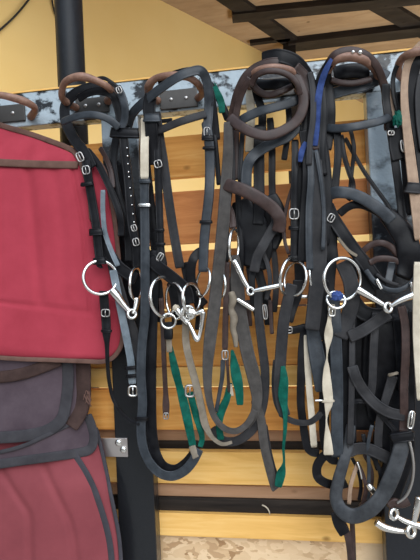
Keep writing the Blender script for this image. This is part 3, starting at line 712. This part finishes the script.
# ---- 3b: black bridle sharing the third bracket
B = bridle('black bridle behind the brown one, its grey browband crossing the brown noseband', 285, 480, 4)
strap(B, 'headpiece', [(262, 59, 3), (278, 56, 4), (294, 61, 3.5), (305, 74, 2), (311, 92, 1), (312, 115, .5), (309, 140, 0), (306, 168, 0)], 14, 'black', 5.6)
strap(B, 'headpiece', [(296, 66, 1), (308, 80, 0), (314, 100, 0), (316, 125, 0), (314, 150, 0)], 9, 'brown', 7.8)
strap(B, 'browband', [(233, 126, -2), (245, 118, -.4), (258, 112, .3), (272, 108, .5), (290, 103, .3), (300, 98, 0)], 9.5, 'slate', 7.0, prof=PADDED, t=5)
strap(B, 'inner_strap', [(300, 124, -1), (288, 136), (275, 142), (262, 149), (252, 157), (247, 168), (246, 188)], 11, 'slate', 6.8)
strap(B, 'inner_strap', [(249, 82, -1), (250, 98, 0), (251, 115, 0), (250, 135, 0), (249, 152, 0)], 8.5, 'cream', 3.2, label='cream lined strap')
strap(B, 'inner_strap', [(253, 78, 1), (257, 95, 0), (262, 112, 0), (262, 132, 0)], 8, 'black', 4.2)
strap(B, 'cheekpiece', [(260, 125), (259, 150), (259, 178), (259, 205), (258, 225)], 11, 'black', 5.2)
strap(B, 'cheekpiece', [(270, 118), (272, 150), (272, 180), (273, 205), (276, 235)], 7, 'black', 4.4)
strap(B, 'noseband', [(240, 200, 0, .6), (246, 215, 0, .9), (254, 230, 0, 1), (258, 248, 0, 1), (254, 268, 0, .8)], 30, 'black', 4.8, prof=PADDED, t=9)
strap(B, 'noseband', [(268, 196, 0, .8), (274, 212, 0, 1), (274, 230, 0, 1), (268, 248, 0, .8)], 22, 'black', 4.2, prof=PADDED, t=9)
strap(B, 'noseband', [(280, 217, -1), (272, 230, 0), (264, 244, 0), (257, 258, 0), (254, 272, 0)], 10, 'darkgrey', 7.6)
strap(B, 'flash_strap', [(262, 250), (268, 266), (270, 284), (266, 300)], 4.5, 'darkgrey', 6.8)
strap(B, 'flash_strap', [(252, 268), (252, 290), (256, 310), (262, 330)], 7, 'black', 5.6)
c = strap(B, 'cheekpiece', [(295, 140, -1), (295, 165), (294, 195), (294, 220), (294, 245), (293, 262)], 7, 'black', 6.6, t=5)
buckle(c, 294, 214, 7.1, 9, 10, 0, 'dullsteel', r=.8); keeper(c, 294, 228, 7.0, 9, 4); keeper(c, 293.5, 258, 7.0, 9, 6)
strap(B, 'cheekpiece', [(300, 160), (293, 185), (287, 205), (284, 225), (285, 242), (289, 254)], 3.6, 'brown', 6.0)
strap(B, 'cheekpiece', [(302, 172), (297, 190), (292, 206)], 3.6, 'black', 5.6)
bt = bit(B)
ring(bt, 'bit_ring', 289, 276, 7.4, 10.5, 18.5, 1.5, rot=-.2); ring(bt, 'bit_ring', 295, 279, 6.9, 8, 17, 1.4, rot=-.15, flip=-1)
ring(bt, 'bit_ring', 312, 276, 5.6, 5, 14, 1.2, rot=.1)
mouth(bt, [(296, 297, -1, 2), (304, 296.5, -1, 2.2), (312, 297, -1, 2)], d=6.8)
r_ = strap(B, 'rein', [(292, 284), (288, 300), (284, 320), (281.5, 345), (280, 368), (279, 385), (281, 402), (285, 416)], 11.5, 'darkgrey', 7.3, label='dark grey rein with a green ribbon')
strap(B, 'rein', [(298, 280), (297, 295), (292, 308), (288, 322)], 10, 'black', 6.6)
strap(B, 'rein', [(276, 360), (274.5, 382), (276.5, 402), (284, 416), (296, 422), (310, 422), (320, 414), (324, 405)], 6, 'darkgrey', 6.7)
strap(B, 'flash_strap', [(270, 300), (271, 318), (272, 334)], 4, 'brown', 5.8)
hk = strap(B, 'runner', [(283, 330), (294, 330), (306, 327)], 8, 'black', 5.6, prof=PADDED, t=8)
buckle(hk, 289, 330, 6.3, 6, 6, 90, r=.8)
buckle(B, 265, 312, 6.6, 4, 14, 5, r=.8)
strap(B, 'green_band', [(283, 366, 0, .5, 10), (284, 380, 0, .95, 0), (283, 396, 0, 1.1, -10), (285, 412, 0, .6, 10), (285, 430, 0, .5, 30), (283.5, 448, 0, .4, 40), (284, 462, 0, .5, 60), (281, 474, 0, 1, 0), (278, 487, 0, .8, 0)], 9, 'green', 7.7, t=1.6, label='long green ribbon')
strap(B, 'green_band', [(213, 84, -2, .7), (217, 93, 0, 1), (221, 102, 0, 1), (222, 113, 0, .9)], 7, 'green', 4.2, t=1.6, label='short green ribbon on the rail')
strap(B, 'inner_strap', [(206, 80, 0), (214, 90, 0), (222, 105, 0), (228, 120, 0)], 7, 'black', 2.6)

# ---- 4: bridle with the blue ribbon
B = bridle('black bridle with a blue ribbon wound on its headpiece and a cream twisted strap', 330, 455, 5)
strap(B, 'headpiece', [(330, 62, 2), (321, 78, 1), (316, 100, 0), (314, 125, 0), (312, 150, 0)], 9, 'black', 7.2)
strap(B, 'headpiece', [(326, 72, 1), (329, 90, 0), (331, 110, 0), (330, 130, 0), (327, 150, 0)], 9, 'black', 6.0)
strap(B, 'blue_band', [(332, 58, 2, .5), (326, 70, 2, .9), (321, 84, 1.2, 1), (318, 102, .6, 1.1, 15), (317, 118, .5, 1), (316, 132, .4, 1), (315, 146, .2, .8)], 6.5, 'blue', 7.8, t=2, label='blue ribbon')
strap(B, 'blue_band', [(306, 142, 0, .7), (302, 151, 0, 1), (300, 162, 0, .7)], 6, 'blue', 8.0, t=2, label='blue ribbon end')
strap(B, 'headpiece', [(328, 64, -1), (336, 54, 0), (350, 50.5, .4), (364, 54, 0), (375, 64, -1), (383, 82, -3), (387, 105, -4), (388, 130, -4)], 8, 'brown', 9.8, prof=PADDED, t=8, label='brown padded headpiece')
bm = bmesh.new(); bmesh.ops.create_icosphere(bm, subdivisions=3, radius=.0045, matrix=Matrix.Translation(P(360, 52.5, 10.8))); bmesh.ops.create_icosphere(bm, subdivisions=3, radius=.0035, matrix=Matrix.Translation(P(353, 52, 10.8)))
emit('stud', bm, 'steel', B)
strap(B, 'noseband', [(318, 100, -1), (333, 94, 0), (350, 89, .5), (366, 85, .5), (380, 78, 0), (386, 70, -1)], 11, 'slate', 5.0)
strap(B, 'noseband', [(331, 84, 0), (346, 80, .3), (362, 78, .3), (376, 74, 0)], 8, 'black', 4.4)
strap(B, 'browband', [(327, 128, -1.5), (338, 128.5, 0), (352, 127, .6), (366, 124.5, .6), (380, 121, .2), (390, 117, -1)], 8.5, 'slate', 7.6, prof=PADDED, t=6)
strap(B, 'cheekpiece', [(303, 130), (306, 150), (307, 175), (305, 205), (303, 235), (302, 262)], 9, 'black', 7.2)
ckx = strap(B, 'cheekpiece', [(314, 146), (315, 170), (318, 200), (319, 235), (319, 262), (316, 290), (314, 312), (312, 330)], 15, 'darkgrey', 7.9)
strap(B, 'cheekpiece', [(323, 140), (326, 165), (328, 190), (327, 215), (325, 245)], 9, 'black', 7.2)
strap(B, 'cheekpiece', [(310, 150), (311, 180), (309, 210), (309, 245), (310, 270)], 7, 'slate', 8.3)
strap(B, 'cheekpiece', [(337, 130), (338, 155), (336, 178), (334, 198)], 7.5, 'black', 6.6)
strap(B, 'throatlash', [(345, 138), (355, 156), (365, 173), (377, 190), (387, 204), (394, 218)], 4, 'black', 5.2)
strap(B, 'throatlash', [(341, 135), (344, 155), (349, 172), (353, 184), (352, 194), (348, 200)], 5, 'black', 6.2)
strap(B, 'noseband', [(326, 196, -1), (336, 192.5, 0), (348, 193, .5), (360, 197, .6), (372, 204, .5), (383, 212, .2), (392, 221, 0)], 12, 'slate', 7.6, prof=PADDED, t=6)
strap(B, 'noseband', [(339, 214, 0), (350, 206, .4), (362, 205, .5), (376, 211, .4), (390, 220, .2), (403, 231, 0), (413, 243, 0)], 8, 'black', 6.6, prof=PADDED, t=6)
strap(B, 'noseband', [(327, 205), (333, 218), (342, 232), (353, 248), (364, 262), (374, 276), (381, 288)], 13, 'black', 7.0)
strap(B, 'noseband', [(338, 238), (348, 250), (357, 256)], 3, 'taupe', 7.5)
strap(B, 'cheekpiece', [(331, 225), (331, 245), (333, 262)], 12, 'black', 6.4)
buckle(B, 331, 218, 7.6, 6, 8, -30, r=.7)
bt = bit(B)
ring(bt, 'bit_ring', 342.5, 279, 8.9, 20, 21, 1.7)
ring(bt, 'rein_ring', 336, 300, 9.3, 9, 8, 1.5)
mouth(bt, [(357, 289, 0, 4.4), (364, 293, .1, 3.8), (374, 299, 0, 3), (384, 305, 0, 2.4)], [(391, 306, 0, 2.2), (399, 301, .1, 2.9), (408, 297, .1, 3.5), (416, 294, 0, 4)], d=9.0)
joint(bt, 388, 307.5, 9.2, 4.4, 1.9)
blob(B, 'blue_knot', 336.5, 296, 9.9, 6, 5, .7, 'blue', 3, .35)['label'] = 'blue thread knot on the bit ring'
strap(B, 'rein', [(342, 262), (350, 280), (352, 300), (347, 320), (340, 338)], 15, 'darkgrey', 7.4)
cs = strap(B, 'rein', [(331.5, 304, 0, .8), (329.5, 318, 0, .55, 40), (328.5, 335, 0, .95, 10), (327, 356, 0, .35, 75), (326.5, 368, 0, .7, 30), (327, 386, 0, 1.05, 0), (328.5, 402, 0, .95, 0), (327, 414, 0, .5, 50), (326.5, 422, 0, .35, 75), (327.5, 436, 0, .8, 25), (328.5, 455, 0, 1.1, 0)], 9, 'cream', 9.0, t=2.2, per=9, label='cream strap twisted along its length')
buckle(cs, 332, 312, 9.5, 6, 8, 0, 'steel', r=1); keeper(cs, 328, 401, 9.2, 11, 2.2, 3, 'cream')
tube(cs, 'pin', [(315, 400.5, 0, 1), (319, 400.5, 0, 1.2), (324, 400.5, 0, 1)], 'steel', 8.8)
strap(B, 'rein', [(307, 335), (307.5, 360), (309, 385), (311.5, 415), (314, 447)], 6.5, 'cream', 6.4, label='plain cream strap')
strap(B, 'rein', [(305, 325), (302, 350), (301, 380), (301, 405), (304, 430), (307, 446), (312, 452), (319, 453)], 8, 'black', 6.0)
strap(B, 'rein', [(311, 322, 0, .7), (315, 345), (319, 370), (320, 392, 0, .6)], 15, 'slate', 7.2)
strap(B, 'rein', [(333, 292, -1), (335, 320), (336, 350), (337, 385), (337, 420), (337, 457)], 12, 'slate', 7.4)
strap(B, 'rein', [(327, 340), (325, 375), (324, 410), (325, 440), (331, 458), (338, 459)], 10, 'black', 6.6)
strap(B, 'rein', [(330, 452), (322, 458), (317, 467), (318, 477), (326, 483), (337, 485), (347, 483)], 9, 'black', 6.2)

for pts, w, mt_, dd in [
    ([(304, 76), (306, 95), (305, 118), (303, 140)], 7, 'black', 6.6), ([(310, 72), (313, 92), (313, 118), (310, 142), (309, 165)], 6, 'darkgrey', 8.6),
    ([(322, 86), (324, 108), (323, 130), (322, 152), (324, 175)], 7, 'black', 7.6), ([(316, 150), (321, 180), (324, 212), (323, 250)], 4, 'slate', 8.7),
    ([(300, 165), (300, 195), (299, 225), (299, 255), (300, 285)], 10, 'black', 5.8), ([(331, 235), (330, 262), (328, 290), (330, 320)], 13, 'black', 6.2),
    ([(322, 280), (323, 310), (324, 340)], 14, 'black', 6.8), ([(350, 128), (354, 148), (352, 170), (349, 200)], 4, 'black', 5.8)]:
    strap(B, 'cheekpiece', pts, w, mt_, dd)
strap(B, 'crown_pad', [(334, 74, 0), (344, 72, .4), (356, 71, .4), (368, 73, 0)], 15, 'black', 5.6, prof=PADDED, t=10)
strap(B, 'crown_pad', [(331, 80, 0), (342, 83, .3), (356, 83, .3), (372, 79, 0)], 6, 'brown', 6.6, prof=PADDED, t=8)
strap(B, 'noseband', [(346, 262, 0), (356, 268, 0), (366, 280, 0), (370, 296, 0)], 12, 'black', 6.0)
strap(B, 'noseband', [(352, 300, 0), (362, 312, 0), (376, 316, 0), (392, 314, 0)], 16, 'black', 5.0)

# ---- 5: lower right bridle with the hanging noseband
B = bridle('black bridle at lower right with a hanging padded noseband and a jointed bit below', 370, 560, 5)
strap(B, 'noseband', [(403, 438, 0), (399, 456, .8), (392, 476, 1.2), (382, 496, 1.4), (369, 510, 1.4), (354, 516, 1.2), (342, 511, .8, .9), (336, 498, .2, .8), (338, 482, -.2, .75), (343, 464, -.4, .7), (348, 446, -.8, .65), (351, 425, -1.4, .6)], 16, 'padleather', 8.0, prof=PADDED, t=8, per=9, label='padded dark leather noseband')
keeper(B, 402, 437, 9.2, 21, 10, 8, 'black', 'noseband_loop', 10)
strap(B, 'noseband', [(349, 452), (356, 449), (368, 449), (382, 455), (394, 462)], 12, 'darkgrey', 7.0)
strap(B, 'tail_strap', [(338, 516), (345, 528), (349, 542), (351, 560), (351, 580)], 7, 'brown', 7.6)
strap(B, 'tail_strap', [(336, 512), (339, 524), (345, 534)], 11, 'black', 8.4)
strap(B, 'tail_strap', [(352, 520), (353, 540), (354, 575)], 5, 'brown', 7.0)
strap(B, 'cheekpiece', [(350, 300), (349, 340), (348, 375), (349, 410), (349, 450)], 14, 'black', 6.2)
strap(B, 'cheekpiece', [(352, 305, -2), (352, 335, -.6), (352, 365), (351, 415), (350, 445)], 6, 'darkgrey', 7.6)
strap(B, 'cheekpiece', [(376, 312, -1), (374, 340), (373, 362), (372, 385), (369, 400)], 8, 'darkgrey', 6.4)
strap(B, 'crown_strap', [(349, 337), (362, 331), (376, 322), (389, 313)], 12, 'darkgrey', 7.8)
strap(B, 'crown_strap', [(352, 366), (357, 380), (366, 394), (378, 406), (391, 413), (405, 416)], 11, 'darkgrey', 8.0)
ek = strap(B, 'crown_strap', [(393, 376, 0, 1), (388, 392, 0, .9), (383, 408, 0, .8), (379, 424, 0, .8), (378, 448, 0, .8)], 10, 'darkgrey', 7.0)
keeper(ek, 393, 374, 7.5, 9, 2.5, 15, 'taupe')
strap(B, 'throatlash', [(348, 404), (358, 401), (368, 403), (378, 412), (389, 424), (399, 435)], 4.5, 'black', 7.4)
bz = strap(B, 'cheekpiece', [(401, 306), (405, 325), (405.5, 355), (404, 385), (404, 410), (403, 432)], 8, 'brown', 8.2)
buckle(bz, 411, 420, 8.8, 5, 17, -8, 'steel', r=1.2)
strap(B, 'cheekpiece', [(413, 310), (411, 340), (410, 380), (411, 415)], 9, 'black', 7.2)
strap(B, 'backing_strap', [(383, 318, 0, .8), (384, 350, 0, 1), (384, 385, 0, 1), (388, 420, 0, .9)], 42, 'black', 4.2, t=5)
strap(B, 'backing_strap', [(362, 318), (361, 350), (362, 390), (363, 430)], 22, 'black', 3.8, t=5)
strap(B, 'cheekpiece', [(386, 420), (386, 440), (384, 462)], 10, 'black', 5.2)
strap(B, 'backing_strap', [(402, 318), (405, 350), (408, 390)], 20, 'black', 4.6, t=5)
strap(B, 'backing_strap', [(404, 432, 0, .8), (400, 455, 0, 1), (392, 480, 0, 1), (386, 505, 0, .8)], 26, 'black', 4.2, t=5)
strap(B, 'flash_strap', [(363, 434), (368, 450), (376, 462), (381, 476), (379, 490)], 4.5, 'black', 6.4)
strap(B, 'flash_strap', [(357, 462), (363, 475), (366, 490), (362, 505), (356, 513)], 4, 'brown', 7.2)
strap(B, 'flash_strap', [(364, 455), (371, 468), (372, 482), (368, 496), (360, 506)], 3.5, 'brown', 6.2)
strap(B, 'flash_strap', [(352, 458), (358, 470), (361, 486), (359, 500)], 3.5, 'black', 5.8)
strap(B, 'flash_strap', [(376, 432), (374, 452), (378, 470)], 5, 'black', 5.0)
tube(B, 'ring', [(357, 462, 0, .9), (360, 470, .2, .9), (362, 479, 0, .9)], 'steel', 7.6)
strap(B, 'flash_strap', [(358, 463), (351, 484), (349, 504)], 4, 'tan', 6.6)
strap(B, 'flash_strap', [(372, 425), (368, 445), (369, 470), (368, 500)], 3.6, 'dullsteel' if False else 'slate', 7.0)
bt = bit(B)
tube(bt, 'bit_ring', [(406, 432, 0, 1.3), (411, 448, .2, 1.4), (413.5, 465, .3, 1.4), (412, 482, .3, 1.4), (406, 496, .2, 1.4), (397, 503, 0, 1.3)], 'dullsteel', 8.4)
mouth(bt, [(376, 522, 0, 3.8), (384, 527, .1, 4), (394, 530, .1, 3.2), (405, 531.5, 0, 2.4)], [(398, 517, -.2, 2), (405, 521, 0, 2.6), (413, 524, .1, 3.2), (424, 527, 0, 4)], [(412, 527, 0, 2), (415, 517, .1, 2.8), (417, 507, .1, 3.4), (419, 497, 0, 3.8)], [(368, 484, -1, 2.6), (371.5, 489, -1, 3.6), (375, 494, -1, 2.8)], d=8.6)
joint(bt, 411, 531.5, 8.9, 5, 2); joint(bt, 394, 514, 8.7, 4.6, 1.8)
strap(B, 'bit_guard', [(388, 506), (394, 502), (401, 504), (409, 501)], 8, 'brown', 8.0, twr=30, prof=PADDED, t=8)

# ---- 6: far right bridle with the tan rein
B = bridle('black bridle with a long tan rein at the right edge of the photo', 410, 380, 6)
strap(B, 'rein', [(426, 40, 1.5, .8), (416, 50, 1, .9), (408, 63, .5, .9), (404.5, 82, .2, .85), (404.5, 105, 0, .9), (407, 130, 0, 1), (410, 155, 0, 1.15), (413, 180, 0, 1.2), (416, 208, 0, 1.15), (419, 240, 0, 1)], 8.5, 'tan', 8.6, label='long tan rein')
keeper(B, 413, 188, 9.0, 13, 11, -4, 'darkgrey', 'rein_wrap')
strap(B, 'rein', [(418, 262), (417, 300), (417, 335), (419, 372), (421, 400)], 8, 'cream', 9.4, label='cream rein at the photo edge')
strap(B, 'headpiece', [(430, 46, 1), (418, 58, 1), (412, 78, .5), (413, 105, 0), (419, 135, 0), (423, 170, 0), (424, 210, 0)], 12, 'black', 7.8)
strap(B, 'headpiece', [(424, 75, 0), (421, 95, 0), (422, 120, 0), (426, 150, 0)], 12, 'darkgrey', 8.4)
strap(B, 'crown_strap', [(418, 53, .6), (406, 57, .6), (397, 66, .2), (393, 80, 0), (394, 95, 0), (398, 112, 0)], 4.5, 'black', 6.8)
strap(B, 'inner_strap', [(377, 70, .5), (384, 82, .4), (390, 96, .2), (393, 112, 0), (391, 122, 0)], 6, 'tan', 6.0, label='tan inner strap')
strap(B, 'cheekpiece', [(386, 84), (386, 100), (389, 120), (393, 145), (397, 175), (401, 205), (404, 235)], 8, 'black', 6.8)
strap(B, 'cheekpiece', [(398, 92), (401, 120), (404, 150), (407, 185), (411, 215)], 8, 'black', 6.2)
cc = strap(B, 'cheekpiece', [(396, 128), (396, 145), (399, 160)], 14, 'black', 7.4)
buckle(cc, 403, 146, 8.0, 4, 11, 8, r=.9); buckle(cc, 391, 133, 8.0, 6, 4, 0, r=.8)
blob(B, 'green_knot', 397.5, 119, 8.6, 4.5, 7, .6, 'green', 7, .5)['label'] = 'green thread knot'
strap(B, 'noseband', [(386, 214, 0, .7), (397, 226, 0, .9), (407, 242, 0, 1), (409, 262, 0, 1), (404, 278, 0, .8)], 23, 'black', 7.2, prof=PADDED, t=12)
strap(B, 'noseband', [(362, 252, 0), (371, 245, .4), (382, 243, .5), (392, 248, .3), (400, 258, 0)], 6.5, 'brown', 6.6, prof=PADDED, t=7, label='brown padded strap')
strap(B, 'noseband', [(369, 263, 0), (378, 259, .3), (390, 259, .3), (401, 263, 0)], 6.5, 'brown', 7.0, prof=PADDED, t=7, label='brown padded strap')
strap(B, 'noseband', [(392, 262), (390, 272), (388, 282)], 7, 'slate', 7.4)
strap(B, 'noseband', [(366, 270), (374, 281), (386, 289), (399, 290), (411, 283), (418, 272)], 5, 'slate', 8.2, prof=PADDED, t=5)
strap(B, 'noseband', [(376, 274), (386, 281), (398, 285)], 3.5, 'darkgrey', 7.8, prof=PADDED, t=5)
tube(B, 'bit_bar', [(376.5, 279, 0, 1.6), (379, 284, 0, 1.9), (381.5, 289, 0, 1.6)], 'steel', 9.0); tube(B, 'bit_bar', [(411, 282, 0, 1.6), (412, 287, 0, 1.9), (413, 293, 0, 1.6)], 'steel', 9.0)

bm = bmesh.new(); tube(None, '', [(262, 505, 0, .6), (266, 507, .2, .7), (269, 511, .2, .6), (270, 516, 0, .4)], None, -4.6, bm=bm)
tag(emit('straw', bm, 'cream'), 'short pale straw caught in the dark gap between the lowest boards', 'straw')
# ------------------------------------------------------------------ light
W = bpy.data.worlds.new('daylight'); S.world = W; W.use_nodes = True
nt = W.node_tree; bg = nt.nodes['Background']
tc = N(nt, 'ShaderNodeTexCoord'); sx = N(nt, 'ShaderNodeSeparateXYZ'); nt.links.new(tc.outputs['Generated'], sx.inputs[0])
mr = N(nt, 'ShaderNodeMapRange'); mr.inputs['From Min'].default_value = -1; mr.inputs['From Max'].default_value = 1
nt.links.new(sx.outputs['Z'], mr.inputs[0])
r = ramp(nt, mr.outputs[0], [(0.0, (0.22, 0.20, 0.18)), (0.49, (0.26, 0.25, 0.23)), (0.54, (0.55, 0.60, 0.65)), (1.0, (0.60, 0.71, 0.86))])
dp = N(nt, 'ShaderNodeVectorMath', operation='DOT_PRODUCT'); nt.links.new(tc.outputs['Generated'], dp.inputs[0]); dp.inputs[1].default_value = Vector((.42, -.62, .66)).normalized()
gl = ramp(nt, dp.outputs['Value'], [(0.45, (0.55, 0.55, 0.55)), (0.95, (3.3, 3.3, 3.3))])
mm = N(nt, 'ShaderNodeMixRGB', blend_type='MULTIPLY'); mm.inputs[0].default_value = 1
nt.links.new(r.outputs[0], mm.inputs['Color1']); nt.links.new(gl.outputs[0], mm.inputs['Color2'])
nt.links.new(mm.outputs[0], bg.inputs['Color']); bg.inputs['Strength'].default_value = 1.75
sun = bpy.data.lights.new('soft_daylight', 'SUN'); sun.energy = 2.0; sun.angle = math.radians(40); sun.color = (1.0, .96, .9)
so = bpy.data.objects.new('soft_daylight', sun); COL.objects.link(so)
so.rotation_euler = Vector((-0.4, 1.0, -0.7)).to_track_quat('-Z', 'Y').to_euler(); so.location = (1.5, -3, 3)
al = bpy.data.lights.new('added_back_fill', 'AREA'); al.shape = 'RECTANGLE'; al.size = 1.4; al.size_y = .5; al.energy = 48; al.color = (.92, .96, 1.0)  # added fill light, brightens the wall and ceiling behind the partition
ao = bpy.data.objects.new('added_back_fill', al); COL.objects.link(ao); ao.location = (1.5, 1.1, 0.9)
ao.rotation_euler = (Vector((0.5, 1.5, 2.75)) - ao.location).to_track_quat('-Z', 'Y').to_euler()
S.view_settings.view_transform = 'Standard'; S.view_settings.look = 'None'
S.view_settings.gamma = 1; S.view_settings.use_curve_mapping = False
S.view_settings.exposure = -0.55
